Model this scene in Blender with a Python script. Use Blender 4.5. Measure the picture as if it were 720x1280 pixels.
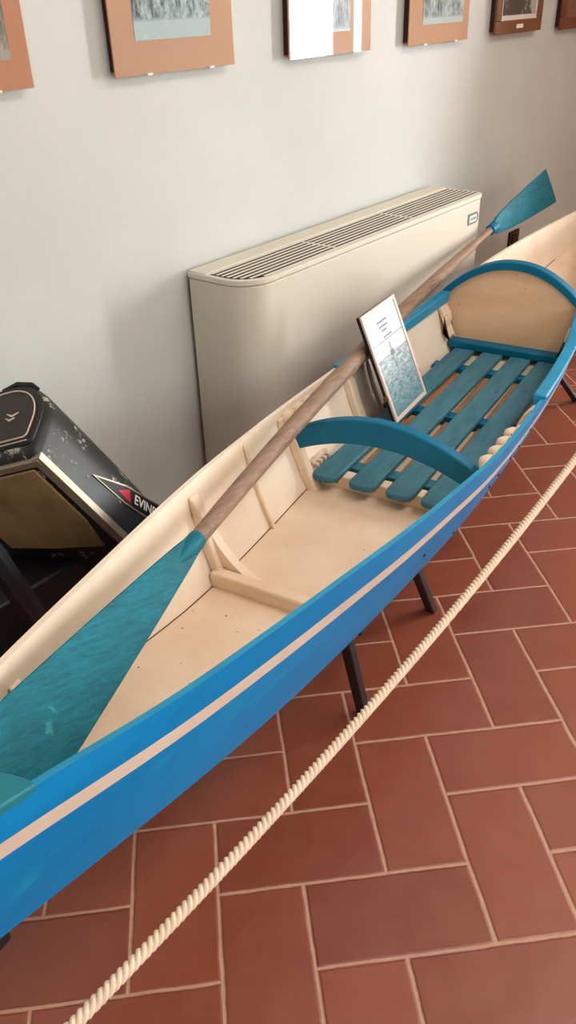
import bpy, bmesh, math, random
from mathutils import Vector, Matrix
random.seed(7)
for o in list(bpy.data.objects): bpy.data.objects.remove(o)
SC = bpy.context.scene
COL = SC.collection

# ------------------------------------------------------------------ camera
H = 1.4142793
CR = Vector((0.61718958, -0.78630012, -0.02844541))
CD = Vector((-0.43744392, -0.31286335, -0.84306544))
CF = Vector((0.65400293, 0.53277448, -0.53705821))
cam = bpy.data.cameras.new('camera'); camo = bpy.data.objects.new('camera', cam); COL.objects.link(camo)
cam.sensor_fit = 'VERTICAL'; cam.sensor_height = 36.0; cam.lens = 1017.8226 / 1280 * 36
cam.clip_start = 0.02
up, back = -CD, -CF
camo.matrix_world = Matrix(((CR.x, up.x, back.x, 0), (CR.y, up.y, back.y, 0), (CR.z, up.z, back.z, H), (0, 0, 0, 1)))
SC.camera = camo
# ------------------------------------------------------------------ view + world
SC.view_settings.view_transform = 'Standard'
try: SC.view_settings.look = 'None'
except Exception: pass
SC.view_settings.gamma = 1.0
SC.view_settings.use_curve_mapping = False
SC.view_settings.exposure = 0.18
w = bpy.data.worlds.new('world'); SC.world = w; w.use_nodes = True
w.node_tree.nodes['Background'].inputs[0].default_value = (0.9, 0.95, 1.0, 1)
w.node_tree.nodes['Background'].inputs[1].default_value = 1.0
WIN_KEY = 80.0        # daylight radiance of the tall window panes at the right
WIN_FILL = 5.0         # added fill glow of the pane behind the viewer, no known window

def lamp(name, loc, sx, sy, watts, c):
    l = bpy.data.lights.new(name, 'AREA'); l.shape = 'RECTANGLE'; l.size = sx; l.size_y = sy; l.energy = watts; l.color = c
    o = bpy.data.objects.new(name, l); COL.objects.link(o); o.location = loc; return o
lamp('fill_lamp', (2.0, -0.7, 2.93), 2.0, 0.7, 42.0, (1.0, 0.93, 0.84))     # added fill lamp under the ceiling, no luminaire known
# ------------------------------------------------------------------ colour + material helpers
def lin(c):
    r = []
    for v in c:
        v = v / 255.0
        r.append(v / 12.92 if v <= 0.04045 else ((v + 0.055) / 1.055) ** 2.4)
    return (*r, 1.0)

class NT:
    def __init__(s, name):
        s.m = bpy.data.materials.new(name); s.m.use_nodes = True
        s.t = s.m.node_tree; s.b = s.t.nodes['Principled BSDF']; s.out = s.t.nodes['Material Output']
    def n(s, typ, **kw):
        nd = s.t.nodes.new(typ)
        for k, v in kw.items(): setattr(nd, k, v)
        return nd
    def l(s, a, b): s.t.links.new(a, b)
    def math(s, op, a, b=None, c=None, clamp=False):
        nd = s.n('ShaderNodeMath', operation=op, use_clamp=clamp)
        for i, v in enumerate((a, b, c)):
            if v is None: continue
            if isinstance(v, (int, float)): nd.inputs[i].default_value = v
            else: s.l(v, nd.inputs[i])
        return nd.outputs[0]
    def mix(s, f, a, b):
        nd = s.n('ShaderNodeMix', data_type='RGBA')
        for i, v in ((0, f), (6, a), (7, b)):
            if isinstance(v, (int, float)): nd.inputs[i].default_value = v
            elif isinstance(v, tuple): nd.inputs[i].default_value = v
            else: s.l(v, nd.inputs[i])
        return nd.outputs[2]
    def noise(s, scale, detail=4, rough=0.6, vec=None, dist=0.0):
        nd = s.n('ShaderNodeTexNoise'); nd.inputs['Scale'].default_value = scale
        nd.inputs['Detail'].default_value = detail; nd.inputs['Roughness'].default_value = rough
        nd.inputs['Distortion'].default_value = dist
        if vec is not None: s.l(vec, nd.inputs['Vector'])
        return nd.outputs[0]
    def obj(s):
        return s.n('ShaderNodeTexCoord').outputs['Object']
    def mapping(s, vec, scale=(1, 1, 1), rot=(0, 0, 0), loc=(0, 0, 0)):
        nd = s.n('ShaderNodeMapping'); s.l(vec, nd.inputs[0])
        nd.inputs['Scale'].default_value = scale; nd.inputs['Rotation'].default_value = rot; nd.inputs['Location'].default_value = loc
        return nd.outputs[0]
    def ramp(s, f, p0, p1, c0=(0, 0, 0, 1), c1=(1, 1, 1, 1)):
        nd = s.n('ShaderNodeValToRGB'); e = nd.color_ramp.elements
        e[0].position = p0; e[1].position = p1; e[0].color = c0; e[1].color = c1
        s.l(f, nd.inputs[0]); return nd.outputs[0]
    def bump(s, h, strength=0.3, dist=0.002):
        nd = s.n('ShaderNodeBump'); nd.inputs['Strength'].default_value = strength; nd.inputs['Distance'].default_value = dist
        s.l(h, nd.inputs['Height']); s.l(nd.outputs[0], s.b.inputs['Normal'])
    def col(s, v):
        if isinstance(v, tuple): s.b.inputs['Base Color'].default_value = v
        else: s.l(v, s.b.inputs['Base Color'])
        return s
    def rough(s, r, spec=0.5, metal=0.0):
        if isinstance(r, (int, float)): s.b.inputs['Roughness'].default_value = r
        else: s.l(r, s.b.inputs['Roughness'])
        s.b.inputs['Specular IOR Level'].default_value = spec; s.b.inputs['Metallic'].default_value = metal
        return s

def paint(name, c, c2, scale=6.0, rough=0.5, wear=None, wear_amt=(0.72, 0.78), stretch=(1, 1, 1), bump=0.15, spec=0.4, wear_scale=25, fleck=None):
    t = NT(name); v = t.mapping(t.obj(), scale=stretch)
    f = t.ramp(t.noise(scale, 5, 0.6, v), 0.35, 0.68)
    colr = t.mix(f, lin(c), lin(c2))
    if wear:
        g = t.ramp(t.noise(wear_scale, 6, 0.7, v), wear_amt[0], wear_amt[1])
        colr = t.mix(g, colr, lin(wear))
    if fleck:
        g = t.ramp(t.noise(85, 1, 0.4, t.mapping(t.obj(), loc=(3, 1, 7))), 0.785, 0.80)
        colr = t.mix(g, colr, lin(fleck))
    t.col(colr).rough(rough, spec)
    t.bump(t.noise(scale * 14, 4, 0.6, v), bump, 0.001)
    return t.m

def plain(name, c, rough=0.5, metal=0.0, spec=0.4, var=0.06, scale=18):
    t = NT(name); base = lin(c)
    d = tuple(x * (1 - var * 2.5) for x in base[:3]) + (1,)
    t.col(t.mix(t.noise(scale, 4, 0.6, t.obj()), d, tuple(min(1, x * (1 + var)) for x in base[:3]) + (1,))).rough(rough, spec, metal)
    return t.m

# ------------------------------------------------------------------ mesh helpers
class MB:
    def __init__(s): s.v = []; s.f = []; s.mi = []
    def add(s, vs, fs, mi=0):
        o = len(s.v); s.v += [tuple(x) for x in vs]
        for f in fs: s.f.append(tuple(i + o for i in f)); s.mi.append(mi)
    def box(s, x0, x1, y0, y1, z0, z1, mi=0, X=None):
        vs = [(x, y, z) for z in (z0, z1) for y in (y0, y1) for x in (x0, x1)]
        if X: vs = [X(*p) for p in vs]
        s.add(vs, [(0, 2, 3, 1), (4, 5, 7, 6), (0, 1, 5, 4), (2, 6, 7, 3), (0, 4, 6, 2), (1, 3, 7, 5)], mi)
    def prism(s, pts, d0, d1, X, mi=0):
        """closed outline pts (u,v) extruded between d0 and d1; X(u,v,d) -> xyz"""
        n = len(pts)
        vs = [X(a, b, d0) for a, b in pts] + [X(a, b, d1) for a, b in pts]
        fs = [tuple(range(n - 1, -1, -1)), tuple(range(n, 2 * n))]
        fs += [(i, (i + 1) % n, n + (i + 1) % n, n + i) for i in range(n)]
        s.add(vs, fs, mi)
    def rings(s, rings, mi=0, caps=True, closed=True):
        n = len(rings[0]); vs = [p for r in rings for p in r]; fs = []
        m = n if closed else n - 1
        for k in range(len(rings) - 1):
            for i in range(m):
                j = (i + 1) % n
                fs.append((k * n + i, k * n + j, (k + 1) * n + j, (k + 1) * n + i))
        if caps and closed:
            fs.append(tuple(range(n - 1, -1, -1))); b = (len(rings) - 1) * n
            fs.append(tuple(range(b, b + n)))
        s.add(vs, fs, mi)
    def tube(s, pts, rad, n=12, mi=0, ell=None):
        pts = [Vector(p) for p in pts]; rings = []
        ref = Vector((0, 0, 1))
        for i, p in enumerate(pts):
            d = (pts[min(i + 1, len(pts) - 1)] - pts[max(i - 1, 0)]).normalized()
            a = d.cross(ref)
            if a.length < 1e-3: a = d.cross(Vector((1, 0, 0)))
            a.normalize(); b = a.cross(d)
            r = rad[i] if isinstance(rad, (list, tuple)) else rad
            ea, eb = ell if ell else (1, 1)
            rings.append([p + a * (r * ea * math.cos(2 * math.pi * k / n)) + b * (r * eb * math.sin(2 * math.pi * k / n)) for k in range(n)])
        s.rings(rings, mi)
    def build(s, name, mats, parent=None, bevel=0, seg=2, smooth=False, angle=40):
        me = bpy.data.meshes.new(name); me.from_pydata(s.v, [], s.f)
        if not isinstance(mats, (list, tuple)): mats = [mats]
        for m in mats: me.materials.append(m)
        for p, i in zip(me.polygons, s.mi): p.material_index = i
        bm = bmesh.new(); bm.from_mesh(me); bmesh.ops.recalc_face_normals(bm, faces=bm.faces); bm.to_mesh(me); bm.free()
        o = bpy.data.objects.new(name, me); COL.objects.link(o)
        if parent: o.parent = parent
        if bevel:
            b = o.modifiers.new('bevel', 'BEVEL'); b.width = bevel; b.segments = seg; b.limit_method = 'ANGLE'; b.angle_limit = math.radians(angle)
        if smooth or bevel:
            for p in me.polygons: p.use_smooth = True
            try: me.set_sharp_from_angle(angle=math.radians(angle))
            except Exception: pass
        return o

def thing(name, label, cat, loc=(0, 0, 0), rz=0.0, group=None):
    o = bpy.data.objects.new(name, None); COL.objects.link(o); o.location = loc; o.rotation_euler = (0, 0, rz)
    o.empty_display_size = 0.05
    o['label'] = label; o['category'] = cat
    if group: o['group'] = group
    return o
def tag(o, label, cat, group=None):
    o['label'] = label; o['category'] = cat
    if group: o['group'] = group
    return o
def struct(o): o['kind'] = 'structure'; return o

def text_mesh(txt, size, extrude, name, mat, parent, mtx, shear=0.0, squash=1.0):
    c = bpy.data.curves.new(name, 'FONT'); c.body = txt; c.size = size; c.extrude = extrude; c.align_x = 'LEFT'; c.shear = shear
    c.offset = size * 0.012
    tmp = bpy.data.objects.new(name + '_src', c); COL.objects.link(tmp)
    bpy.context.view_layer.update()
    me = bpy.data.meshes.new_from_object(tmp.evaluated_get(bpy.context.evaluated_depsgraph_get()))
    bpy.data.objects.remove(tmp); bpy.data.curves.remove(c)
    me.name = name; me.materials.clear(); me.materials.append(mat)
    for v in me.vertices: v.co.x *= squash
    me.transform(mtx)
    o = bpy.data.objects.new(name, me); COL.objects.link(o); o.parent = parent
    return o

# ------------------------------------------------------------------ materials
def floor_material():
    t = NT('terracotta_herringbone'); U = 0.16
    geo = t.n('ShaderNodeNewGeometry'); sep = t.n('ShaderNodeSeparateXYZ'); t.l(geo.outputs['Position'], sep.inputs[0])
    X = t.math('MULTIPLY', t.math('ADD', sep.outputs[0], -0.71382805), 1 / U)
    Y = t.math('MULTIPLY', t.math('ADD', sep.outputs[1], -0.80074499), 1 / U)
    s2 = math.sqrt(0.5)
    x = t.math('ADD', t.math('MULTIPLY', t.math('SUBTRACT', X, Y), s2), 400.0)
    y = t.math('ADD', t.math('MULTIPLY', t.math('ADD', X, Y), s2), 400.0)
    # slight waviness of hand laid joints
    wob = t.noise(9, 2, 0.5, geo.outputs['Position'])
    wv = t.math('MULTIPLY', t.math('SUBTRACT', wob, 0.5), 0.03)
    x = t.math('ADD', x, wv); y = t.math('ADD', y, wv)
    i = t.math('FLOOR', x); j = t.math('FLOOR', y)
    fx = t.math('SUBTRACT', x, i); fy = t.math('SUBTRACT', y, j)
    k = t.math('FLOORED_MODULO', t.math('ADD', i, j), 4.0)
    is0 = t.math('COMPARE', k, 0.0, 0.1); is1 = t.math('COMPARE', k, 1.0, 0.1)
    is2 = t.math('COMPARE', k, 2.0, 0.1); is3 = t.math('COMPARE', k, 3.0, 0.1)
    dl = t.math('ADD', fx, is0)
    dr = t.math('ADD', t.math('SUBTRACT', 1.0, fx), is3)
    db = t.math('ADD', fy, is2)
    dt = t.math('ADD', t.math('SUBTRACT', 1.0, fy), is1)
    d = t.math('MINIMUM', t.math('MINIMUM', dl, dr), t.math('MINIMUM', db, dt))
    ti = t.math('SUBTRACT', i, is0); tj = t.math('SUBTRACT', j, is2)
    cv = t.n('ShaderNodeCombineXYZ'); t.l(ti, cv.inputs[0]); t.l(tj, cv.inputs[1])
    wn = t.n('ShaderNodeTexWhiteNoise', noise_dimensions='2D'); t.l(cv.outputs[0], wn.inputs['Vector'])
    c = t.mix(wn.outputs['Value'], lin((126, 60, 40)), lin((143, 71, 50)))
    mot = t.ramp(t.noise(14, 6, 0.65, geo.outputs['Position']), 0.3, 0.75)
    c = t.mix(t.math('MULTIPLY', mot, 0.35), c, lin((160, 90, 68)))
    spk = t.ramp(t.noise(90, 2, 0.5, geo.outputs['Position']), 0.76, 0.79)
    c = t.mix(t.math('MULTIPLY', spk, 0.4), c, lin((80, 42, 32)))
    en = t.math('MULTIPLY', t.math('SUBTRACT', t.noise(40, 3, 0.6, geo.outputs['Position']), 0.5), 0.02)
    dn = t.math('ADD', d, en)
    grout = t.math('SUBTRACT', 1.0, t.ramp(dn, 0.014, 0.024))
    gc = t.mix(t.noise(60, 3, 0.6, geo.outputs['Position']), lin((176, 128, 104)), lin((200, 156, 130)))
    c = t.mix(grout, c, gc)
    t.col(c)
    r = t.math('ADD', t.math('MULTIPLY', mot, 0.12), 0.34)
    t.rough(t.math('ADD', r, t.math('MULTIPLY', grout, 0.4)), 0.75)
    h = t.math('ADD', t.ramp(dn, 0.010, 0.042), t.math('MULTIPLY', t.noise(25, 4, 0.6, geo.outputs['Position']), 0.15))
    t.bump(h, 0.6, 0.0025)
    return t.m

def plaster(name, c):
    t = NT(name); g = t.n('ShaderNodeNewGeometry').outputs['Position']
    a, b = lin(c), lin(tuple(x - 9 for x in c))
    t.col(t.mix(t.ramp(t.noise(1.6, 5, 0.6, g), 0.35, 0.7), a, b)).rough(0.85, 0.2)
    t.bump(t.noise(35, 5, 0.6, g), 0.08, 0.003); return t.m

def wood_material():
    t = NT('weathered_ash_wood'); v = t.mapping(t.obj(), scale=(2.0, 26, 26))
    f = t.noise(4, 6, 0.65, v, 0.6)
    c = t.mix(t.ramp(f, 0.3, 0.7), lin((120, 94, 78)), lin((166, 138, 118)))
    t.col(c).rough(0.6, 0.3); t.bump(f, 0.35, 0.0015); return t.m

def blade_material():
    t = NT('streaky_teal_paint'); v = t.mapping(t.obj(), scale=(3, 60, 20))
    f = t.noise(3, 6, 0.7, v, 0.4)
    c = t.mix(t.ramp(f, 0.3, 0.72), lin((0, 92, 110)), lin((14, 132, 154)))
    g = t.ramp(t.noise(9, 6, 0.65, t.obj()), 0.45, 0.7)
    c = t.mix(t.math('MULTIPLY', g, 0.6), c, lin((20, 92, 104)))
    h = t.ramp(t.noise(22, 4, 0.7, t.obj()), 0.66, 0.72)
    c = t.mix(t.math('MULTIPLY', h, 0.55), c, lin((70, 176, 196)))
    t.col(c).rough(0.5, 0.2); t.bump(f, 0.5, 0.002); return t.m

def glass_material():
    t = NT('picture_glass')
    tr = t.n('ShaderNodeBsdfTransparent'); gl = t.n('ShaderNodeBsdfGlossy'); gl.inputs['Roughness'].default_value = 0.02
    lw = t.n('ShaderNodeLayerWeight'); lw.inputs[0].default_value = 0.5
    fr = t.math('ADD', t.math('MULTIPLY', t.math('POWER', lw.outputs['Facing'], 5.0), 0.94), 0.045)
    mx = t.n('ShaderNodeMixShader'); t.l(fr, mx.inputs[0]); t.l(tr.outputs[0], mx.inputs[1]); t.l(gl.outputs[0], mx.inputs[2])
    t.l(mx.outputs[0], t.out.inputs[0]); return t.m

def old_photo(name, dark, light, scale, seed, band=0.25, dist=0.0, lo=0.4, hi=0.62, streak=0.4):
    """faded monochrome photograph: blotchy figures with a pale ground strip along the bottom"""
    t = NT(name); tc = t.n('ShaderNodeTexCoord').outputs['Generated']
    sp = t.n('ShaderNodeSeparateXYZ'); t.l(tc, sp.inputs[0])
    v = t.mapping(tc, scale=(1.6, 1, 1), loc=(seed, seed * 0.7, seed * 1.3))
    f = t.ramp(t.noise(scale, 6, 0.7, v, dist), lo, hi)
    v2 = t.mapping(tc, scale=(9, 1, 2.2), loc=(seed, 0, 0))
    f2 = t.ramp(t.noise(3, 3, 0.6, v2), 0.42, 0.58)
    ff = t.math('ADD', t.math('MULTIPLY', f, 1 - streak), t.math('MULTIPLY', f2, streak))
    g = t.math('SUBTRACT', 1.0, t.ramp(sp.outputs[2], band - 0.03, band + 0.04))
    ff = t.math('MAXIMUM', ff, t.math('MULTIPLY', g, 0.85))
    t.col(t.mix(ff, lin(dark), lin(light))).rough(0.6, 0.2); return t.m

def emis(name, c, s):
    t = NT(name); e = t.n('ShaderNodeEmission'); e.inputs[0].default_value = c; e.inputs[1].default_value = s
    t.l(e.outputs[0], t.out.inputs[0]); return t.m

M = dict(
    floor=floor_material(), wall=plaster('cream_plaster', (206, 209, 204)), ceil=plaster('white_plaster', (232, 228, 218)),
    wood=wood_material(), blade=blade_material(), glass=glass_material(),
    cream=paint('cream_boat_paint', (247, 226, 203), (234, 206, 177), 5, 0.42, (172, 128, 92), (0.70, 0.80), bump=0.12, wear_scale=7, fleck=(96, 66, 46)),
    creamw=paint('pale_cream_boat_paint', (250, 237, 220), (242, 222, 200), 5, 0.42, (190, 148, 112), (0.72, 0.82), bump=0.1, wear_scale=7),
    blue=paint('bright_blue_hull_paint', (0, 134, 200), (0, 122, 186), 4, 0.42, (16, 150, 188), (0.58, 0.74), (1, 1, 3), 0.10, 0.25, 9),
    teal=paint('dull_teal_board_paint', (70, 128, 148), (54, 110, 130), 5, 0.42, (44, 84, 98), (0.60, 0.74), (2, 8, 2), 0.2, 0.25, 14, fleck=(20, 44, 54)),
    teald=paint('dark_teal_beam_paint', (0, 102, 138), (0, 112, 150), 6, 0.5, (8, 84, 112), (0.66, 0.8), (1, 1, 1), 0.15, 0.25),
    cyan=paint('bright_cyan_rail_paint', (28, 152, 196), (24, 138, 182), 6, 0.4, (14, 110, 150), (0.66, 0.78), (2, 1, 1), 0.15, 0.45),
    tealc=paint('smooth_teal_paint', (34, 132, 150), (28, 122, 140), 6, 0.45, (20, 100, 120), (0.68, 0.8), (1, 1, 1), 0.1, 0.4),
    stripe=paint('off_white_stripe_paint', (222, 204, 186), (212, 190, 170), 8, 0.5, (188, 160, 136), (0.68, 0.8), bump=0.1),
    stain=paint('stained_boat_timber', (206, 150, 104), (176, 118, 78), 9, 0.5, (120, 74, 48), (0.6, 0.75)),
    bulk=paint('warm_cream_bulkhead_paint', (244, 203, 164), (234, 190, 150), 4, 0.42, (206, 158, 120), (0.72, 0.82), (1, 1, 6), 0.1, 0.3, 7, fleck=(120, 84, 60)),
    dark=plain('black_steel', (20, 20, 24), 0.45, 0.0, 0.5),
    black=plain('black_plastic', (16, 15, 15), 0.5),
    coil=plain('warm_white_metal', (216, 208, 192), 0.38, 0, 0.5, 0.02, 4),
    coiltop=plain('pale_plastic', (220, 213, 198), 0.5, 0, 0.4, 0.02, 6),
    gapshade=plain('grille_gap_shade', (26, 25, 24), 0.8),
    backbr=plain('dark_brown_board', (62, 34, 26), 0.7),
    mat=plain('copper_tan_mat', (184, 128, 94), 0.7, 0, 0.2, 0.03, 3),
    matp=plain('pale_tan_mat', (186, 144, 114), 0.7, 0, 0.2, 0.03, 3),
    brownf=plain('brown_wood_frame', (122, 76, 52), 0.5, 0, 0.4, 0.08, 20),
    brownd=plain('reddish_wood_frame', (112, 62, 44), 0.5, 0, 0.4, 0.08, 20),
    white=plain('white_paper', (236, 234, 228), 0.6, 0, 0.2, 0.01, 3),
    pink=plain('pale_pink_frame', (226, 206, 196), 0.45, 0, 0.4, 0.03, 12),
    grey=plain('grey_print', (120, 126, 128), 0.6),
    metal=plain('worn_aluminium', (168, 156, 136), 0.42, 0.6, 0.5, 0.12, 30),
    red=plain('red_enamel', (196, 30, 52), 0.35),
    rope=plain('natural_cotton_rope', (240, 218, 194), 0.85, 0, 0.15, 0.12, 60),
    maroon=plain('dark_maroon_plastic', (44, 20, 18), 0.4),
)

# ================================================================== the setting
WY = 1.65
mb = MB(); mb.add([(-3.2, -2.2, 0), (9.2, -2.2, 0), (9.2, WY, 0), (-3.2, WY, 0)], [(0, 1, 2, 3)])
struct(mb.build('floor', M['floor']))
mb = MB(); mb.box(-3.2, 9.2, WY, WY + 0.2, 0, 3.0); struct(mb.build('wall_north', M['wall']))
mb = MB(); mb.box(-3.2, 9.2, -2.2, WY, 3.0, 3.1); struct(mb.build('ceiling', M['ceil']))
mb = MB(); mb.box(-3.3, -3.2, -2.2, WY, 0, 3.0); struct(mb.build('wall_west', M['wall']))
mb = MB(); mb.box(9.2, 9.3, -2.2, WY, 0, 3.0); struct(mb.build('wall_east', M['wall']))
# south wall pierced by a tall double window (right) and an added fill opening behind the viewer
WX = [(-1.2, 0.8, 0.9, 2.4), (6.80, 7.62, 0.15, 2.6), (7.99, 8.13, 0.15, 2.6)]
mb = MB(); prev = -3.2
for (a, b, z0, z1) in WX:
    mb.box(prev, a, -2.4, -2.2, 0, 3.0); mb.box(a, b, -2.4, -2.2, 0, z0); mb.box(a, b, -2.4, -2.2, z1, 3.0); prev = b
mb.box(prev, 9.2, -2.4, -2.2, 0, 3.0)
struct(mb.build('wall_south', M['wall']))
pk = emis('daylight_pane', (0.96, 0.985, 1.0, 1), WIN_KEY); pf = emis('fill_pane', (1.0, 0.97, 0.93, 1), WIN_FILL)
for n, (a, b, z0, z1) in enumerate(WX):
    mb = MB(); mb.add([(a, -2.3, z0), (b, -2.3, z0), (b, -2.3, z1), (a, -2.3, z1)], [(0, 1, 2, 3)])
    struct(mb.build('window_%d' % (n + 1), pf if n == 0 else pk))  # first pane is the added fill
# added unseen blocker: slanted end shapes the wall shadow, ochre colour warms the bounce
mb = MB(); mb.prism([(-.14, 0), (WY, 0), (WY, 3.0), (.76, 3.0)], 4.60, 4.78, lambda u, v, d: (d, u, v))
struct(mb.build('wall_shadow_blocker', plaster('warm_bounce_plaster', (222, 172, 132))))

# ================================================================== the boat
ANG = math.radians(8.5); TC = 0.685
ST = [  # s, half width at gunwale, gunwale z, half width at bottom, bottom z
    (0.05, .015, .675, .012, .480), (0.20, .050, .655, .048, .446), (0.40, .094, .635, .088, .428), (0.60, .141, .613, .130, .417),
    (0.80, .178, .597, .154, .390), (1.00, .212, .583, .164, .355), (1.20, .243, .567, .177, .333),
    (1.40, .265, .550, .192, .321), (1.60, .283, .534, .206, .314), (1.80, .289, .524, .211, .311),
    (2.00, .288, .518, .213, .311), (2.20, .282, .514, .211, .313), (2.40, .270, .517, .204, .319),
    (2.65, .238, .538, .188, .335), (3.05, .185, .570, .142, .372), (3.40, .116, .592, .088, .425),
    (3.70, .050, .606, .034, .480), (3.85, .012, .615, .008, .520)]
def hull(s):
    """smooth (Catmull-Rom) interpolation of the hull stations"""
    n = len(ST); k = 0
    while k < n - 2 and s > ST[k + 1][0]: k += 1
    p1, p2 = ST[k], ST[k + 1]; p0 = ST[max(k - 1, 0)]; p3 = ST[min(k + 2, n - 1)]
    h = p2[0] - p1[0]; u = min(max((s - p1[0]) / h, 0), 1); r = []
    for i in range(1, 5):
        m1 = (p2[i] - p0[i]) / max(p2[0] - p0[0], 1e-6) * h; m2 = (p3[i] - p1[i]) / max(p3[0] - p1[0], 1e-6) * h
        r.append((2 * u**3 - 3 * u**2 + 1) * p1[i] + (u**3 - 2 * u**2 + u) * m1 + (-2 * u**3 + 3 * u**2) * p2[i] + (u**3 - u**2) * m2)
    return r
def side(s, v, inset=0.0):
    """half width and height of the outer skin at girth v (0 chine .. 1 gunwale)"""
    wg, zg, wb, zb = hull(s)
    t = wb + (wg - wb) * v + 0.010 * math.sin(math.pi * v) * min(1, wg / 0.1)
    return max(t - inset, 0.001), zb + (zg - zb) * v
def side_at_z(s, z, inset=0.0):
    wg, zg, wb, zb = hull(s); return side(s, (z - zb) / (zg - zb), inset)[0]
TH = 0.011
boat = thing('rowing_boat', 'narrow blue wooden rowing boat with cream inside on black metal stands', 'boat',
             (TC * -math.sin(ANG), TC * math.cos(ANG), 0), ANG)
NS = 78; SS = [0.05 + (3.85 - 0.05) * i / NS for i in range(NS + 1)]
VO = [0, .2, .4, .655, .66, .768, .772, .88, 1.0]
# planked sides: each a solid plank with outer blue paint, stripe and cream inside
for sg, nm in ((-1, 'near'), (1, 'far')):
    mb = MB(); rings = []
    for s in SS:
        r = []
        for v in VO: t, z = side(s, v); r.append((s, sg * t, z))
        for v in (1.0, .75, .5, .25, 0.0): t, z = side(s, v, TH); r.append((s, sg * t, z))
        rings.append(r)
    n = len(rings[0]); vs = [p for r in rings for p in r]
    for i in range(n):
        j = (i + 1) % n
        if i in (4,): mi = 1
        elif i < 8: mi = 0
        elif i == 8: mi = 3 if sg < 0 else 2
        else: mi = 2
        o = len(mb.v)
        mb.add([r[i] for r in rings] + [r[j] for r in rings], [(k, k + 1, len(rings) + k + 1, len(rings) + k) for k in range(len(rings) - 1)], mi)
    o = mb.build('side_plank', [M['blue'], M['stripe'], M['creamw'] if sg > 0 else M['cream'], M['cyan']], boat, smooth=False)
    bm = bmesh.new(); bm.from_mesh(o.data); bmesh.ops.remove_doubles(bm, verts=bm.verts, dist=1e-5)
    bmesh.ops.recalc_face_normals(bm, faces=bm.faces); bm.to_mesh(o.data); bm.free()
    for p in o.data.polygons: p.use_smooth = True
    o.data.set_sharp_from_angle(angle=math.radians(35))
# bottom
mb = MB(); rings = []
for s in SS:
    wg, zg, wb, zb = hull(s); a = max(wb - 0.001, .001)
    rings.append([(s, -a, zb - 0.002), (s, a, zb - 0.002), (s, a - .004, zb + .010), (s, -a + .004, zb + .010)])
for i, mi in ((0, 1), (1, 1), (2, 0), (3, 1)):
    j = (i + 1) % 4
    mb.add([r[i] for r in rings] + [r[j] for r in rings], [(k, k + 1, len(rings) + k + 1, len(rings) + k) for k in range(len(rings) - 1)], mi)
mb.build('bottom_board', [M['cream'], M['blue']], boat)
# stems
for s0, s1, zz in ((0.02, 0.06, (.515, .69)), (3.835, 3.875, (.51, .63))):
    mb = MB(); mb.box(s0, s1, -.014, .014, zz[0], zz[1]); mb.build('stem_post', M['blue'], boat, 0.006)

SEAM = plain('dark_seam_line', (96, 62, 40), .8)
for sg in (1, -1):   # dark line where the planks meet the bottom
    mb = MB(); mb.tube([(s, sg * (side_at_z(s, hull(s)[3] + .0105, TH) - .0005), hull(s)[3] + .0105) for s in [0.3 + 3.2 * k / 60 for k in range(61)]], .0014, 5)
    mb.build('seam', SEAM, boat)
FZ = lambda s: hull(s)[3] + 0.010       # top of the bottom boards
# ribs on both sides
def rib(s, wid, dep, v1, m, rnd=True, v0=0.02, sides=(1, -1)):
    for sg in sides:
        mb = MB(); rr = []
        for k in range(9):
            v = v0 + (v1 - v0) * k / 8
            d = dep * (1.0 if k < 7 else (0.85 if k == 7 else 0.35)) if rnd else dep
            a, z = side(s - wid / 2, v, TH); b, z2 = side(s + wid / 2, v, TH)
            rr.append([(s - wid / 2, sg * a, z), (s + wid / 2, sg * b, z2), (s + wid / 2, sg * (b - d), z2), (s - wid / 2, sg * (a - d), z)])
        mb.rings(rr); mb.build('rib', m, boat, 0.004)
rib(1.135, 0.030, 0.026, 0.90, M['cream'], sides=(1,))
rib(1.185, 0.034, 0.050, 0.84, M['cream'], sides=(-1,))
rib(1.385, 0.010, 0.012, 0.95, M['cream'])
rib(1.605, 0.030, 0.030, 0.80, M['cream'])
rib(1.955, 0.036, 0.026, 0.92, M['cream'])
rib(2.10, 0.010, 0.010, 0.9, M['cream'])
rib(0.55, 0.024, 0.020, 0.75, M['cream'])
# floor timber with curved knees across the bottom
def timber(s, wid, hgt):
    w_ = side_at_z(s, FZ(s) + hgt * .5, TH) - 0.002; mb = MB()
    mb.box(s - wid / 2, s + wid / 2, -w_, w_, FZ(s) - .003, FZ(s) + hgt)
    return mb.build('floor_timber', M['cream'], boat, 0.005)
timber(1.12, 0.030, 0.036)
timber(0.50, 0.026, 0.026)
for sg in (1, -1):
    s = 1.148; zf = FZ(s); mb = MB()
    w0 = side_at_z(s, zf, TH); pts = [(w0 + .0, zf - .002)]
    for k in range(0, 9): v = k / 8 * 0.62; a, z = side(s, v, TH); pts.append((a - 0.0, max(z, zf)))
    for k in range(1, 13):
        u = k / 12; a0, z0 = side(s, .62, TH)
        # hollow curve from the plank down to the bottom boards
        bx = (1 - u)**2 * (a0 - .02) + 2 * (1 - u) * u * (w0 - 0.035) + u * u * (w0 - 0.135)
        bz = (1 - u)**2 * z0 + 2 * (1 - u) * u * (zf + .018) + u * u * (zf + .010)
        pts.append((bx, bz))
    pts.append((w0 - .137, zf - .002))
    mb.prism([(sg * a, b) for a, b in pts], s - .011, s + .011, lambda a, b, d: (d, a, b))
    mb.build('knee', M['cream'], boat, 0.003)
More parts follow.
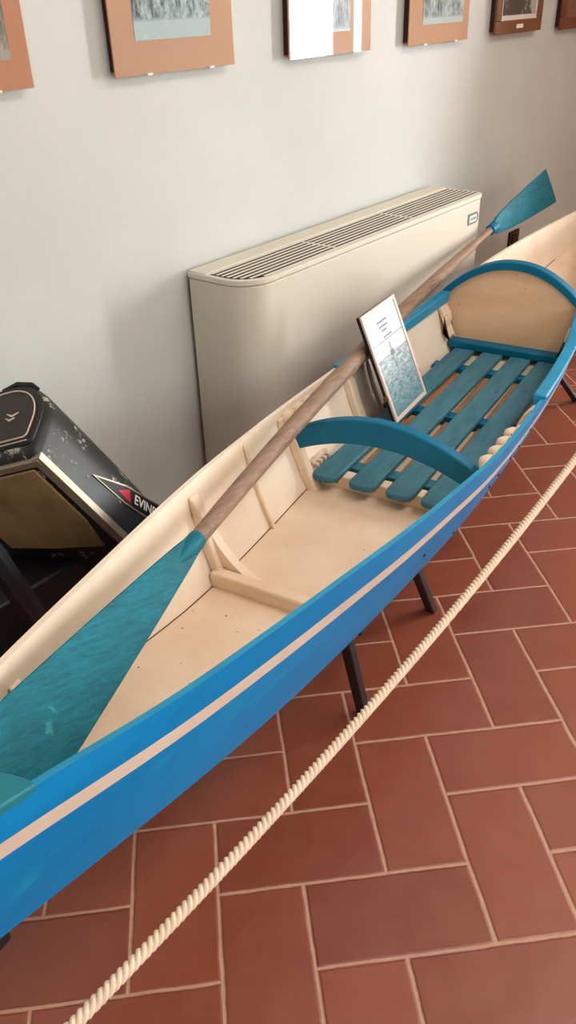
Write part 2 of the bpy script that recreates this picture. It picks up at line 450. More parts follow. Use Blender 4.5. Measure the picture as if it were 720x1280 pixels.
# notched floor frame below the ends of the slats
mb = MB(); s = 1.655; zf = FZ(s); w_ = side_at_z(s, zf + .012, TH) - .003
T0 = [.160, .055, -.046, -.140]; T1 = [.128, .030, -.066, -.158]
out = [(-w_, zf - .003), (w_, zf - .003), (w_, zf + .040)]
for a, b in zip(T0[:-1], T0[1:]):
    pass
cuts = [.160, .055, -.046, -.140]
for c in cuts:
    h0 = zf + .036; r_ = .036
    out += [(c + r_ + .004, h0), (c + r_ - .003, h0 - .010), (c + r_ - .012, h0 - .024), (c, h0 - .027), (c - r_ + .012, h0 - .024), (c - r_ + .003, h0 - .010), (c - r_ - .004, h0)]
out += [(-w_, zf + .036)]
mb.prism(out, s - .018, s + .018, lambda a, b, d: (d, a, b)); mb.build('notched_floor_frame', M['cream'], boat, 0.003)
# slatted floor grating
ZS = 0.368
for k in range(4):
    mb = MB(); a, b = T0[k], T1[k]; hw = .0350; s0, s1 = 1.598, 2.598
    pts = []
    for q in range(7):
        th = math.pi / 2 * q / 6; pts.append((s0 + .022 - .022 * math.sin(th), (hw - .022) + .022 * math.cos(th)))
    for q in range(7):
        th = math.pi / 2 * q / 6; pts.append((s0 + .022 - .022 * math.cos(th), -(hw - .022) - .022 * math.sin(th)))
    pts += [(s1, -hw), (s1, hw)]
    pts = [(p, q + a + (b - a) * (p - s0) / (s1 - s0)) for p, q in pts]
    mb.prism(pts, ZS - .016, ZS, lambda p, q, d: (p, q, d)); mb.build('floor_slat', M['teal'], boat, 0.004)
for s in (1.72, 2.12, 2.48):
    w_ = side_at_z(s, ZS - .028, TH) - .004; mb = MB(); mb.box(s - .02, s + .02, -w_, w_, ZS - .040, ZS - .0165); mb.build('slat_batten', M['teald'] if s > 2 else M['teal'], boat, 0.002)
    for tt in (-.12, .0, .1):
        mb = MB(); mb.box(s - .015, s + .015, tt - .02, tt + .02, FZ(s) - .002, ZS - .0405); mb.build('batten_block', M['cream'], boat, 0.002)
# fore-and-aft cream stringers visible through the gaps
for tt in (.108, .0, -.1):
    mb = MB(); mb.box(1.75, 2.60, tt - .012, tt + .012, FZ(2.2) - .002, FZ(2.2) + .012); mb.build('stringer', M['stain'], boat, 0.002)
# pale bars behind the far rib stand in for light through a gap
mb = MB()
for k in range(4): mb.box(1.645 + k * .022, 1.655 + k * .022, .196, .200 + .014, FZ(1.68), ZS + .004)
mb.box(1.64, 1.725, .208, .216, FZ(1.68), ZS + .010)
mb.build('gap_light_bars', M['stripe'], boat, 0.001)
# arched beam (back rest) across the boat
def arch(sc, th, wt, wb, zt0, zt1, zb0, zb1, n=28):
    top = []; bot = []
    for k in range(n + 1):
        u = -1 + 2 * k / n
        top.append((u * wt, zt1 - (zt1 - zt0) * abs(u)**2.0)); bot.append((u * wb, zb1 - (zb1 - zb0) * abs(u)**2.0))
    return top + bot[::-1]
mb = MB(); mb.prism(arch(1.6, .03, .252, .222, .476, .556, .436, .490), 1.592, 1.622, lambda a, b, d: (d, a, b))
mb.build('arched_beam', M['teald'], boat, 0.004, angle=50)
# bulkhead with arched rim
SB = 2.65
pts = []
zs = hull(SB)[1]
for k in range(7):
    v = k / 6; a, z = side(SB, v, TH + .001); pts.append((a, max(z, FZ(SB) - .004)))
top = []
for k in range(1, 30):
    u = 1 - 2 * k / 30; top.append((u * (side(SB, 1, TH)[0]), zs + .118 * (1 - abs(u)**2.1)))
full = pts + top + [(-a, b) for a, b in pts[::-1]]
mb = MB(); mb.prism(full, SB, SB + .014, lambda a, b, d: (d, a, b)); mb.build('bulkhead', M['bulk'], boat, 0.001)
wv = side(SB, 1)[0] + .004; rim = []
for k in range(31): u = 1 - 2 * k / 30; rim.append((u * wv, zs + .004 + .124 * (1 - abs(u)**2.1)))
rim2 = [(a * .985, b - .026) for a, b in rim[::-1]]
mb = MB(); mb.prism(rim + rim2, SB - .016, SB + .022, lambda a, b, d: (d, a, b)); mb.build('bulkhead_rim', M['teald'], boat, 0.003, angle=60)
mb = MB(); w_ = side_at_z(SB - .02, .375, TH) - .003; mb.box(SB - .048, SB - .001, -w_, w_, .362, .388); mb.build('bulkhead_sill', M['teald'], boat, 0.004)
for sg in (1, -1):
    s0 = 2.585; a0 = side(s0, .95, TH)[0]; mb = MB()
    pr = [(a0, .505), (a0 - .014, .505), (a0 - .030, .478), (a0 - .032, .455), (a0 - .020, .415), (a0 - .035, .400)]
    mb.prism([(sg * a, b) for a, b in pr], s0, s0 + .05, lambda a, b, d: (d, a + sg * (side_at_z(d, b, TH) - side_at_z(s0, .505, TH)) * .6, b)); mb.build('bracket', M['cream'], boat, 0.003)
# bright inner gunwale rails beside the grating
for sg in (1, -1):
    mb = MB(); rr = []
    S0, S1 = (1.925, 2.64) if sg > 0 else (1.975, 2.64)
    for k in range(21):
        s = S0 + (S1 - S0) * k / 20; a, z = side(s, 1.0)
        rr.append([(s, sg * (a + .004), z - .002), (s, sg * (a + .004), z + .010), (s, sg * (a - .030), z + .010), (s, sg * (a - .030), z - .024), (s, sg * (a - TH), z - .024), (s, sg * (a - TH), z - .002)])
    mb.rings(rr); mb.build('gunwale_rail', M['cyan'], boat, 0.004)
# toothed foot-rest racks inside both gunwales
for sg in (1, -1):
    mb = MB(); rr = []
    for k in range(9):
        s = 1.56 + .27 * k / 8; a, z = side(s, .93, TH)
        rr.append([(s, sg * a, z), (s, sg * (a - .010), z), (s, sg * (a - .014), z - .05), (s, sg * (a - .004), z - .05)])
    mb.rings(rr); rack = mb.build('toothed_rack', M['cream'], boat, 0.002)
    for k in range(4):
        s = 1.605 + .058 * k; a, z = side(s, .93, TH); mb = MB(); rr = []
        for zz, rad in ((z - .045, .014), (z - .006, .022), (z + .002, .020), (z + .008, .013)):
            rr.append([(s + rad * 1.05 * math.cos(q * math.pi / 8), sg * (a - .004 - (rad * 1.2) * math.sin(q * math.pi / 8)), zz) for q in range(9)])
        mb.rings(rr); mb.build('rack_tooth', M['cream'], rack, smooth=True, angle=50)
# rounded pad on the near gunwale towards the bow
mb = MB(); pts = []
for k in range(13):
    th = math.pi * (k / 12) / 2; pts.append((.335 + .062 * math.sin(th), -.090 + .092 * math.cos(th)))
pts += [(.397, -.094), (.10, -.032), (.10, .01)]
mb.prism(pts, .624, .640, lambda a, b, d: (a, b, d + (.38 - a) * .12)); mb.build('gunwale_pad', M['tealc'], boat, 0.003)
# small dark rivets on the near side
for s, v in ((1.32, .43), (1.66, .48), (1.72, .50), (1.80, .55), (1.86, .58), (1.95, .62), (1.52, .2)):
    a, z = side(s, v); c = Vector((s, -a, z)); mb = MB()
    mb.tube([c + Vector((0, .002, 0)), c + Vector((0, -.002, 0))], .0035, 8); mb.build('rivet', M['dark'], boat)

# ================================================================== black stands below the boat
def B(s, t, z):  # boat frame -> world
    return Vector((s * math.cos(ANG) - (t + TC) * math.sin(ANG), s * math.sin(ANG) + (t + TC) * math.cos(ANG), z))
def stand(s_top, s_foot, label, tt=-.115, tf=-.165, w=.025, cb=.16):
    base = B(s_foot, 0, 0); r = thing('boat_stand', label, 'stand', base, ANG, 'black stands under the boat')
    zt = min(hull(s_top - .02)[3], hull(s_top + .02)[3]) - .005
    L = lambda s, t, z: (s - s_foot, t, z)
    mb = MB(); mb.box(-.018 + s_top - s_foot, .018 + s_top - s_foot, -cb, cb, zt - .03, zt); mb.build('crossbar', M['dark'], r, 0.003)
    for sg in (1, -1):
        mb = MB(); a = Vector(L(s_top, -sg * tt, zt - .028)); b = Vector(L(s_foot, -sg * tf, 0.0)); h = w / 2
        mb.add([a + Vector((x, y, 0)) for x, y in ((-h, -h), (h, -h), (h, h), (-h, h))] + [b + Vector((x, y, 0)) for x, y in ((-h, -h), (h, -h), (h, h), (-h, h))],
               [(0, 1, 2, 3), (7, 6, 5, 4), (0, 4, 5, 1), (1, 5, 6, 2), (2, 6, 7, 3), (3, 7, 4, 0)])
        mb.build('leg', M['dark'], r, 0.003)
    return r
stand(1.18, 1.232, 'black stand under the boat with the thick leg next to the rope', -.108, -.141)
stand(1.50, 1.658, 'thin slanting black stand leg under the middle of the boat, further from the viewer', -.128, -.142)
stand(2.80, 3.16, 'black stand at the far end of the boat, by the right edge', -.10, -.175)
stand(0.305, 0.09, 'black stand holding the near end of the boat', -.02, -.03, .03, .06)

# ================================================================== double paddle lying in the boat
P1 = Vector((.85066, .93008, .55)); PM = Vector((1.8739, 1.2130, .552)); P2 = Vector((2.9949, 1.38, .6386))
base = PM.copy()
pad = thing('paddle', 'long double ended wooden paddle with teal blades lying across the boat', 'paddle', base)
def bow(u):   # quadratic through P1, PM, P2
    um = .4775; a = (PM - P1 * (1 - um) - P2 * um) / (um * (um - 1)) if True else 0
    return P1 * (1 - u) + P2 * u + a * u * (u - 1)
mb = MB(); pts = [bow(k / 40) - base for k in range(41)]
rads = [.0165 + .0065 * math.sin(math.pi * min(1, k / 40 * 1.1)) - (.004 if k > 36 else 0) for k in range(41)]
mb.tube(pts, rads, 14); mb.build('shaft', M['wood'], pad, smooth=True, angle=60)
def blade(neck, d, wdir, L, h0, h1, h1b, tipcut, th, ex=.85, name='blade'):
    """flat tapering blade: neck half width h0, tip half widths (+h1, -h1b)"""
    n = d.cross(wdir).normalized(); mb = MB(); rr = []
    N = 16
    for k in range(N + 1):
        u = k / N; e = min(1.0, u * 1.0)
        ha = h0 + (h1 - h0) * (e ** ex); hb = h0 + (h1b - h0) * (e ** ex)
        tk = th * (1.0 - .45 * u) + (.010 * (1 - u * 6) if u < 1 / 6 else 0)
        c = neck + d * (L * u)
        a = c + wdir * ha + d * (tipcut * u * (1 if u == 1 else u)); b = c - wdir * hb - d * (tipcut * u * u)
        rr.append([a + n * tk * .25, c + n * tk * .5, b + n * tk * .25, b - n * tk * .25, c - n * tk * .5, a - n * tk * .25])
    mb.rings(rr); return mb.build(name, M['blade'], pad, 0.002, smooth=True, angle=55)
d1 = (bow(0) - bow(.06)).normalized()
w1 = (B(0, .092, .11) - B(0, 0, 0)); w1 = (w1 - d1 * w1.dot(d1)).normalized()
blade(P1 - base + d1 * -.01, d1, w1, .61, .018, .075, .077, 0.0, .014)
d2 = (bow(1) - bow(.94)).normalized()
mb = MB(); mb.tube([P1 - base - d1 * .030, P1 - base, P1 - base + d1 * .09], [.0185, .0195, .002], 12); mb.build('blade_collar', M['blade'], pad, smooth=True)
# far blade: its face turned towards the room
T2a, T2b = Vector((3.47, 1.395, .774)), Vector((3.61, 1.385, .62))
neck2 = P2 - d2 * .01; tip = (T2a + T2b) / 2; dd = (tip - neck2); L2 = dd.length; dd.normalize()
w2 = T2a - T2b; cut = w2.dot(dd) / 2; w2 = (w2 - dd * w2.dot(dd)); hw2 = w2.length / 2; w2.normalize()
blade(neck2 - base, dd, w2, L2, .018, hw2, hw2, cut, .014, .55)
mb = MB(); mb.tube([P2 - base - d2 * .035, P2 - base + d2 * .012], [.019, .021], 12); mb.build('blade_collar', M['teald'], pad, smooth=True)

# ================================================================== framed sign standing on the slats
sgn = thing('framed_sign', 'small framed photo sign leaning upright on the blue slats of the boat', 'sign', B(2.07, .107, ZS + .0005), ANG)
lean = math.atan2(.122, .292); hS, wS = .316, .226
def SX(x, y, zz):  # x along, y height along the sign, zz depth (+ towards viewer)
    return (x, y * math.sin(lean) - zz * math.cos(lean), y * math.cos(lean) + zz * math.sin(lean) + .004)
mb = MB(); mb.box(-wS / 2, wS / 2, 0, hS, -.012, -.002, X=SX); mb.build('backing', M['black'], sgn, 0.001)
mb = MB(); b_ = .012
for x0, x1, y0, y1 in ((-wS / 2, wS / 2, 0, b_), (-wS / 2, wS / 2, hS - b_, hS), (-wS / 2, -wS / 2 + b_, b_, hS - b_), (wS / 2 - b_, wS / 2, b_, hS - b_)):
    mb.box(x0, x1, y0, y1, -.0025, .004, X=SX)
mb.build('border', M['pink'], sgn, 0.001)
def sign_print():
    t = NT('sign_photo_print'); tc = t.n('ShaderNodeTexCoord').outputs['UV']; sp = t.n('ShaderNodeSeparateXYZ'); t.l(tc, sp.inputs[0])
    u, v = sp.outputs[0], sp.outputs[1]
    wav = t.noise(5, 6, 0.7, t.mapping(tc, scale=(1.6, 5.5, 1), rot=(0, 0, 0.25)), 1.2)
    water = t.mix(t.ramp(wav, 0.38, 0.62), lin((92, 122, 134)), lin((200, 212, 216)))
    low = t.math('SUBTRACT', 1.0, t.ramp(v, 0.0, 0.5)); water = t.mix(t.math('MULTIPLY', low, 0.75), water, lin((84, 146, 164)))
    sky = lin((214, 224, 228))
    c = t.mix(t.ramp(v, 0.545, 0.575), water, sky)
    c = t.mix(t.ramp(v, 0.715, 0.722), c, lin((214, 224, 230)))
    def line(y, h, x0=0.0, x1=1.0, slope=0.0, amt=.8):
        q = t.math('LESS_THAN', t.math('ABSOLUTE', t.math('SUBTRACT', t.math('ADD', v, t.math('MULTIPLY', u, slope)), y)), h)
        q = t.math('MULTIPLY', q, t.math('MULTIPLY', t.math('GREATER_THAN', u, x0), t.math('LESS_THAN', u, x1)))
        return t.math('MULTIPLY', q, amt)
    c = t.mix(line(.712, .006), c, lin((120, 124, 124)))
    c = t.mix(line(.56, .008, 0, 1, 0, .6), c, lin((110, 118, 120)))
    c = t.mix(line(.62, .055, .47, .51), c, lin((90, 96, 98)))
    c = t.mix(line(.565, .03, .43, .56), c, lin((80, 90, 92)))
    c = t.mix(line(.47, .085, .48, .505, 0, .6), c, lin((86, 100, 106)))
    c = t.mix(line(.55, .02, .02, .12), c, lin((110, 118, 118)))
    t.col(c).rough(0.25, 0.5); return t.m
mb = MB(); q = [SX(-wS / 2 + b_, b_, .001), SX(wS / 2 - b_, b_, .001), SX(wS / 2 - b_, hS - b_, .001), SX(-wS / 2 + b_, hS - b_, .001)]
mb.add(q, [(0, 1, 2, 3)]); o = mb.build('print', sign_print(), sgn)
uvl = o.data.uv_layers.new(name='uv'); vi = {0: (0, 0), 1: (1, 0), 2: (1, 1), 3: (0, 1)}
for lp in o.data.loops: uvl.data[lp.index].uv = vi[lp.vertex_index]
mb = MB()   # rows of small illegible print
for y, x0, x1, n in ((.272, -.034, .030, 5), (.258, -.030, .026, 5), (.246, -.020, .012, 3), (.228, -.022, .034, 5)):
    for k in range(n):
        a = x0 + (x1 - x0) * k / n; mb.box(a, a + (x1 - x0) / n * .72, y - .003, y + .003, .0008, .0015, X=SX)
mb.build('printed_lines', M['grey'], sgn)
for x in (-wS / 2 - .002, wS / 2 + .002):
    mb = MB(); mb.box(x - .004, x + .004, .07, .082, -.012, .003, X=SX); mb.build('clip', M['brownf'], sgn, 0.001)
mb = MB(); mb.box(-.012, .012, -.004, .004, 0, 1)
# rear strut so that it stands by itself
mb = MB(); a = Vector(SX(.05, .12, -.012)); b = Vector((.05, .085, .0))
mb.tube([a, b + Vector((0, 0, .004))], .004, 8); mb.build('rear_strut', M['black'], sgn)

# ================================================================== fan coil heater on the wall
fc = thing('fan_coil_heater', 'cream metal fan coil heater with top grille against the wall', 'heater', (1.60, 1.41, 0))
W_, D_, z0, z1, RC = 1.345, .222, .165, .752, .095
def outline(w, d, r, off=0.0, n=9, r2=None):
    r2 = r2 or r; p = []
    for k in range(n + 1):
        th = math.pi / 2 * k / n; p.append((r - r * math.cos(th) - off * math.cos(th), r - r * math.sin(th) - off * math.sin(th)))
    for k in range(n + 1):
        th = math.pi / 2 * k / n; p.append((w - r2 + r2 * math.sin(th) + off * math.sin(th), r2 - r2 * math.cos(th) - off * math.cos(th)))
    p += [(w + off, d), (-off, d)]
    return p
XY = lambda a, b, d: (a, b, d)
mb = MB(); mb.prism(outline(W_, D_, RC, r2=.03), z0, z1, XY); mb.build('casing', M['coil'], fc, 0.003, angle=50)
mb = MB(); mb.prism(outline(W_, D_, RC, .003, r2=.03), z1 + .003, z1 + .018, XY)
mb.prism(outline(W_, D_, RC, -.002, r2=.03), z1, z1 + .004, XY)
mb.build('top_frame', M['coiltop'], fc, 0.003, angle=50)
mb = MB(); mb.prism(outline(W_, D_ - .075, RC, -.012, r2=.03), z1 + .0135, z1 + .0190, XY); mb.build('gap_shade_plate', M['gapshade'], fc)  # dark flush plate paints the shade between the grille bars
def xstart(y, off=.012):
    r = RC
    if y >= r: return off
    q = (r - y) / (r - off); q = min(q, 1); return r - (r - off) * math.sqrt(max(0, 1 - q * q))
mb = MB(); NB = 8
for k in range(NB):
    y = .014 + (.148 - .014) * k / (NB - 1)
    xa = xstart(y) + .004; mb.box(xa, W_ - .014 - (.01 if k == 0 else 0), y - .0046, y + .0046, z1 + .0185, z1 + .0200)
mb.build('grille_bars', M['coiltop'], fc, 0.0004)
for xx in (.42, .86):
    mb = MB(); mb.box(xx - .004, xx + .004, .010, .150, z1 + .0185, z1 + .0203); mb.build('grille_cross_bar', M['coil'], fc, .001)
mb = MB(); mb.box(.002, W_ - .002, .158, D_, z1 + .0135, z1 + .022); mb.build('rear_cover', M['coiltop'], fc, 0.002)
mb = MB(); mb.box(.018, W_ - .018, D_ + .0005, .2395, z0 + .01, z1 - .01); mb.build('back_plate', M['backbr'], fc, 0.002)
for xx in (.05, W_ - .13):
    mb = MB(); mb.box(xx, xx + .08, .06, D_ - .01, 0, z0); mb.build('foot', M['backbr'], fc, 0.004)
mb = MB()
pl = [(1.232, .672), (1.300, .672), (1.312, .682), (1.312, .702), (1.300, .712), (1.232, .712)]
mb.prism(pl, -.0025, .0005, lambda a, b, d: (a, d, b)); bd = mb.build('badge', M['grey'], fc, 0.001)
mb = MB(); mb.prism([(1.244, .680), (1.296, .680), (1.296, .704), (1.244, .704)], -.0034, -.002, lambda a, b, d: (a, d, b)); mb.build('badge_face', M['white'], bd)
mb = MB()
for k in range(4): mb.box(1.251 + k * .0105, 1.2585 + k * .0105, -.0038, -.003, .687, .697)
mb.build('badge_marks', M['grey'], bd)

# ================================================================== pictures on the wall
def picture(x0, wd, hg, zb, label, front, mat_m, photo, pr, kind='mat', depth=.030):
    x0 *= .9825; wd *= .985; zb += .003
    p = thing('picture_frame', label, 'picture', (x0 + wd / 2, WY, zb), 0, 'framed photographs on the wall')
    h = wd / 2
    mb = MB(); mb.box(-h + .012, h - .012, -depth + .004, -.0005, .010, hg - .010); mb.build('backing_box', M['backbr'], p, 0.001)
    yf = -depth
    if kind == 'mat':
        mb = MB(); mb.box(-h, h, yf, yf + .004, 0, hg); mb.build('mat_board', mat_m, p, 0.0005)
    else:
        mb = MB(); f = .045
        for a, b, c, d in ((-h, h, 0, f), (-h, h, hg - f, hg), (-h, -h + f, f, hg - f), (h - f, h, f, hg - f)):
            mb.box(a, b, yf - .004, yf + .008, c, d)
        mb.build('wooden_frame', mat_m, p, 0.003)
        mb = MB(); mb.box(-h + f, h - f, yf + .003, yf + .006, f, hg - f); mb.build('inner_mat', M['white'] if kind == 'white' else M['brownd'], p)
    l, r, b_, t_ = pr
    yp = yf - .0012 if kind == 'mat' else yf + .0015
    mb = MB(); mb.box(-h + l, h - r, yp, yp + .0012, b_, hg - t_); mb.build('photograph', photo, p)
    if kind == 'white':
        mb = MB(); mb.box(-.03, .03, yf - .0052, yf - .004, .016, .030); mb.build('caption_label', M['white'], p)
    yg = yf - .004 if kind == 'mat' else yf - .001
    mb = MB(); a = 0 if kind == 'mat' else .044
    mb.box(-h + a, h - a, yg - .0015, yg, a, hg - a); mb.build('glass', M['glass'], p)
    if kind == 'mat':
        for xx in (-h * .5, h * .55):
            mb = MB(); mb.box(xx - .008, xx + .008, yg - .003, yf + .005, -.002, .003); mb.build('clip', M['white'], p, 0.0005)
    return p
PH = dict(
    a=old_photo('photo_grey_group', (58, 60, 60), (168, 160, 148), 5, 3.1, 0.10),
    b=old_photo('photo_blue_crowd', (52, 68, 72), (178, 200, 202), 6, 1.7, 0.20, 0, .42, .6),
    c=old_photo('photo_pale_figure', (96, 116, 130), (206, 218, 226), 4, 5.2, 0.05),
    d=old_photo('photo_teal_street', (52, 74, 76), (178, 196, 196), 4, 2.6, 0.10),
    e=old_photo('photo_dark_map', (40, 60, 64), (168, 182, 180), 1.6, 8.4, -.2, 0.5, 0.52, 0.55, 0.0),
    f=old_photo('photo_brown', (90, 56, 42), (140, 96, 76), 3, 6.0, -.2))
picture(.788, .420, .34, 1.258, 'copper mat picture with a grey photograph, cut by the left edge', None, M['mat'], PH['a'], (.08, .045, .055, .06))
picture(1.441, .420, .34, 1.258, 'tan mat picture of a standing crowd, second from the left along the wall', None, M['matp'], PH['b'], (.072, .085, .070, .06))
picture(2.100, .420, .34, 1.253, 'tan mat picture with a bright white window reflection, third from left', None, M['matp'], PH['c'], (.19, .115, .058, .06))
picture(2.756, .420, .34, 1.250, 'tan mat picture with a small teal street photograph, fourth from left', None, M['matp'], PH['d'], (.085, .045, .058, .06))
picture(3.403, .430, .34, 1.252, 'brown framed picture with white border and pale map shape, fifth from left', None, M['brownf'], PH['e'], (.062, .062, .062, .06), 'white')
picture(4.047, .430, .34, 1.243, 'reddish brown framed picture cut by the right edge', None, M['brownd'], PH['f'], (.075, .075, .075, .06), 'brown')

# wall socket right of the heater
sk = thing('wall_socket', 'dark maroon wall socket low on the wall beyond the heater', 'socket', (3.80, WY, .385))
mb = MB(); mb.box(-.052, .052, -.012, -.0005, -.055, .045); mb.build('plate', M['maroon'], sk, 0.004)
mb = MB(); mb.box(-.028, .028, -.015, -.011, -.035, .028); mb.build('insert', M['black'], sk, 0.002)

# ================================================================== rope barrier
def rope():
    YR = .40; cps = [(-.25, .672), (.161, .630), (.302, .636), (.618, .609), (.946, .667), (1.311, .696), (1.75, .80)]
    # smooth sag: least squares quadratic through the measured points
    import numpy as np
    xs = np.array([c[0] for c in cps[1:6]]); zs = np.array([c[1] for c in cps[1:6]])
    q = np.polyfit(xs, zs, 2)
    f = lambda x: Vector((x, YR, float(np.polyval(q, x))))
    mb = MB(); n = 560; x0, x1 = -.12, 1.75; r = .0041
    for s3 in range(3):
        rings = []
        for k in range(n + 1):
            x = x0 + (x1 - x0) * k / n; c = f(x); d = (f(x + .01) - f(x - .01)).normalized()
            a = d.cross(Vector((0, 0, 1))).normalized(); b = a.cross(d)
            th = 2 * math.pi * (x / .024) + s3 * 2 * math.pi / 3
            cc = c + a * (.0034 * math.cos(th)) + b * (.0034 * math.sin(th))
            rings.append([cc + a * (r * math.cos(2 * math.pi * m / 7)) + b * (r * math.sin(2 * math.pi * m / 7)) for m in range(7)])
        mb.rings(rings)
    o = mb.build('barrier_rope', M['rope'], None, smooth=True, angle=180)
    tag(o, 'pale twisted barrier rope hanging in front of the blue boat', 'rope')
rope()

# ================================================================== outboard motor behind the bow
U = Vector((-.49, .118, .863)).normalized()             # motor's own up, tilted
F = Vector((-.204, .942, -.244)); R_ = Vector((.699, .64, .313))
F = (F - U * F.dot(U)).normalized(); R_ = (R_ - U * R_.dot(U)).normalized()
bis = (F + R_).normalized(); per = (R_ - F).normalized()
F = (bis - per).normalized(); R_ = (bis + per).normalized()
KP = Vector((.741, 1.197, .710))
mot = thing('outboard_motor', 'old black outboard motor with a red badge behind the near end of the boat', 'motor', (KP.x, KP.y, 0))
def MX(f, r, u): return KP + F * f + R_ * r + U * u - Vector((KP.x, KP.y, 0))
LF, LR = .26, .205
def rrect(f0, f1, r0, r1, rad, n=6, radn=None):
    """rounded outline in (f, r); corner order starts at f0,r0"""
    rads = radn or (rad,) * 4; p = []
    for (cx, cy, sx, sy, a0), q in zip(((f0, r0, 1, 1, math.pi), (f1, r0, -1, 1, 1.5 * math.pi), (f1, r1, -1, -1, 0), (f0, r1, 1, -1, .5 * math.pi)), rads):
        for k in range(n + 1):
            a = a0 + math.pi / 2 * k / n; p.append((cx + sx * q + q * math.cos(a), cy + sy * q + q * math.sin(a)))
    return p
# cowl: stacked rounded sections flaring downwards
secs = [(0.010, .012, .30), (0.0, .003, .2), (-.012, 0, .2), (-.10, -.010, .2), (-.22, -.022, .2), (-.34, -.026, .2), (-.40, -.015, .2)]
mb = MB(); rings = []
for u, ins, _ in secs:
    o_ = rrect(ins, LF - ins, ins, LR - .042 * min(1, max(0, -u / .2)) - .02 * max(0, (-u - .2) / .2) - ins, .03, 12, (.012, .03, .125, .125))
    rings.append([MX(f, r, u) for f, r in o_])
mb.rings(rings)
def cowl_mat():
    t = NT('chipped_black_enamel'); v = t.obj()
    c = t.mix(t.ramp(t.noise(5, 5, .6, v), .4, .7), lin((22, 24, 25)), lin((44, 48, 48)))
    g = t.ramp(t.noise(16, 7, .75, v), .575, .60); c = t.mix(g, c, lin((172, 168, 158)))
    t.col(c).rough(.42, .4); t.bump(g, .3, .001); return t.m
M['cowl'] = cowl_mat()
mb.build('cowl', M['cowl'], mot, smooth=True, angle=50)
# dark top panel with pale piping
def panel(name, ins, u, th, m):
    mb = MB(); o_ = rrect(ins, LF - ins, ins + .012, LR - ins, .02, 10, (.012, .02, .122 - ins, .122 - ins))
    mb.prism(o_, u, u + th, MX); return mb.build(name, m, mot, .001, angle=50)
panel('top_rim', .010, .008, .005, M['black'])
pn = panel('top_panel', .022, .012, .003, plain('dark_brown_plastic', (44, 32, 24), .5))
mb = MB(); o_ = rrect(.026, LF - .026, .040, LR - .026, .02, 12, (.010, .02, .096, .096))
mb.tube([MX(f, r, .016) for f, r in o_ + o_[:1]], .0016, 6); mb.build('panel_piping', M['stripe'], pn)
mb = MB(); mb.tube([MX(.022, .030, .0158), MX(LF - .022, .030, .0158)], .0012, 6); mb.build('panel_line', M['stripe'], pn)
for k, (a, b, c) in enumerate((((.070, .112), (.085, .105), (.102, .115)), ((.076, .099), (.088, .095), (.100, .103)))):
    mb = MB(); mb.tube([MX(*q, .016) for q in (a, b, c)], [.0012, .0026, .001], 6); mb.build('panel_script', M['stripe'], pn)
# carrying handle at the back of the rim
mb = MB(); mb.tube([MX(.15, LR - .006, .008), MX(.110, LR - .004, .012), MX(.070, LR - .016, .010), MX(.055, LR - .026, .004)], [.004, .006, .006, .004], 10); mb.build('handle', M['black'], mot, smooth=True)
# worn front plate and trim band on the front face (r = 0 side)
front = paint('olive_worn_metal', (158, 132, 92), (112, 90, 58), 6, .32, (190, 170, 130), (.66, .78), bump=.2, spec=.5)
mb = MB(); o_ = [(.022, -.025), (LF - .02, -.025), (LF - .02, -.22), (.14, -.25), (.03, -.27), (.012, -.18)]
mb.prism(o_, 0, 1, lambda f, u, d: MX(f, -.004 - .018 * min(1, -u / .2) - .006 * d, u)); mb.build('front_plate', front, mot, .003)
mb = MB(); rr = []
for u in (-.004, -.06, -.12, -.18, -.24, -.30, -.36):
    k = -.009 * min(1, -u / .1) - .012 * min(1, max(0, (-u - .1) / .12))
    f0, r0 = k, k
    rr.append([MX(f0 - .004, r0 + .012, u), MX(f0 - .004, r0 - .005, u), MX(f0 + .016, r0 - .006, u), MX(f0 + .016, r0 + .002, u), MX(f0 + .002, r0 + .012, u)])
mb.rings(rr); mb.build('trim_band', M['metal'], mot, .001)
mb = MB(); mb.box(.0, LF, -.008, .004, -.024, -.006, X=MX); mb.build('front_trim', M['metal'], mot, .003)
# badge on the side face (f = 0 side)
def SXf(r, u, d):
    k = -.010 * min(1, max(0, -u) / .1) - .012 * min(1, max(0, (-u - .1) / .12)) - .004 * min(1, max(0, (-u - .22) / .12))
    return MX(k - .0015 - d, r, u)
def side_poly(name, pts, d0, d1, m, par): 
    mb = MB(); mb.prism(pts, d0, d1, SXf); return mb.build(name, m, par)
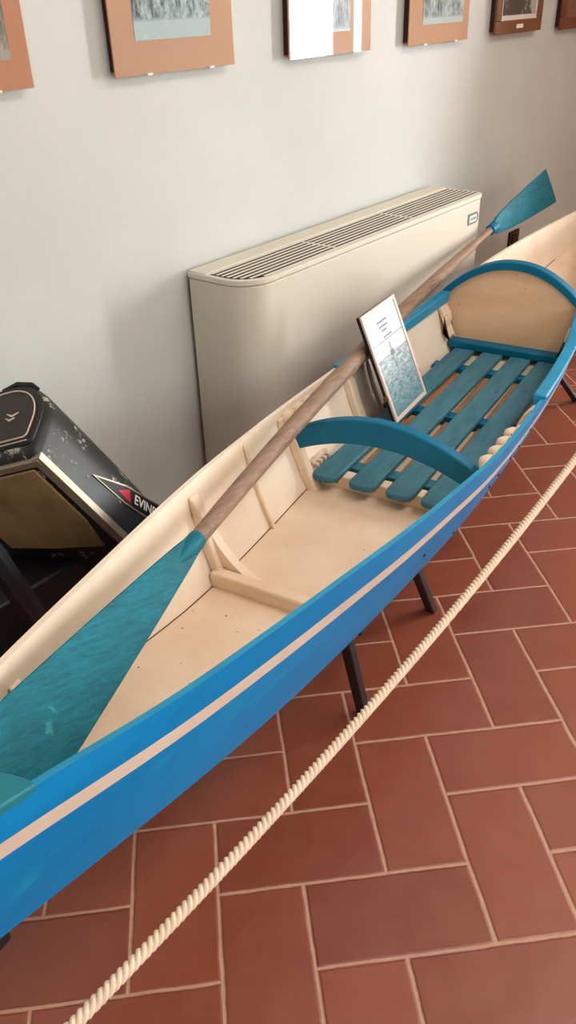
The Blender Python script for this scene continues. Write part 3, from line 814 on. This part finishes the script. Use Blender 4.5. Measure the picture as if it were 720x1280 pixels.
# reading direction runs down the face: a along it, b across it
A0 = Vector((.050, -.132)); AD = Vector((.20, -.98)).normalized(); BD = Vector((AD.y * -1, AD.x)) ; BD = Vector((.98, .20)).normalized()
def bp(a, b): q = A0 + AD * a + BD * b; return (q.x, q.y)
bg = side_poly('badge', [bp(0, 0), bp(.10, -.024), bp(.32, -.030), bp(.32, .026), bp(.10, .018)], 0, .0012, M['metal'], mot)
side_poly('badge_field', [bp(.012, -.001), bp(.10, -.020), bp(.318, -.026), bp(.318, .022), bp(.10, .014)], .001, .0018, M['black'], bg)
side_poly('badge_red', [bp(.075, -.004), bp(.118, -.018), bp(.110, .012)], .0016, .0026, M['red'], bg)
rot = Matrix.Identity(4)
ex = (F * 0 + R_ * AD.x + U * AD.y); ey = (R_ * BD.x + U * BD.y); ez = ex.cross(ey).normalized()
org = Vector(SXf(*bp(.128, -.012), .0022))
mt = Matrix(((ex.x, ey.x, ez.x, org.x), (ex.y, ey.y, ez.y, org.y), (ex.z, ey.z, ez.z, org.z), (0, 0, 0, 1)))
text_mesh('EVINRUDE', .030, .0006, 'badge_lettering', M['white'], bg, mt)
# leg, bracket and floor stand
mb = MB(); mb.rings([[MX(f, r, u) for f, r in rrect(.05 + i, LF - .05 - i, .03 + i * .5, LR - .02 - i * .5, .02)] for u, i in ((-.395, 0), (-.46, .012), (-.56, .03))])
mb.build('lower_leg', M['cowl'], mot, smooth=True, angle=50)
mb = MB(); gx = KP
a = Vector((-.16, -.02, .66)); b = Vector((-.03, .03, .20))
mb.tube([Vector((-.235, -.047, .86)), Vector((-.10, -.047, .40)), Vector((.0, -.02, .022))], [.024, .024, .024], 8); mb.build('steering_bracket', M['dark'], mot, smooth=False)
mb = MB(); mb.box(-.10, .36, .02, .36, 0, .022); mb.box(.10, .20, .12, .24, .02, .30); mb.build('floor_base', M['dark'], mot, .004)
mb = MB(); mb.box(-.32, .13, .06, .40, .022, .40); mb.build('stand_shade_box', M['black'], mot, .01)  # black box stands in for shade and stand below the motor
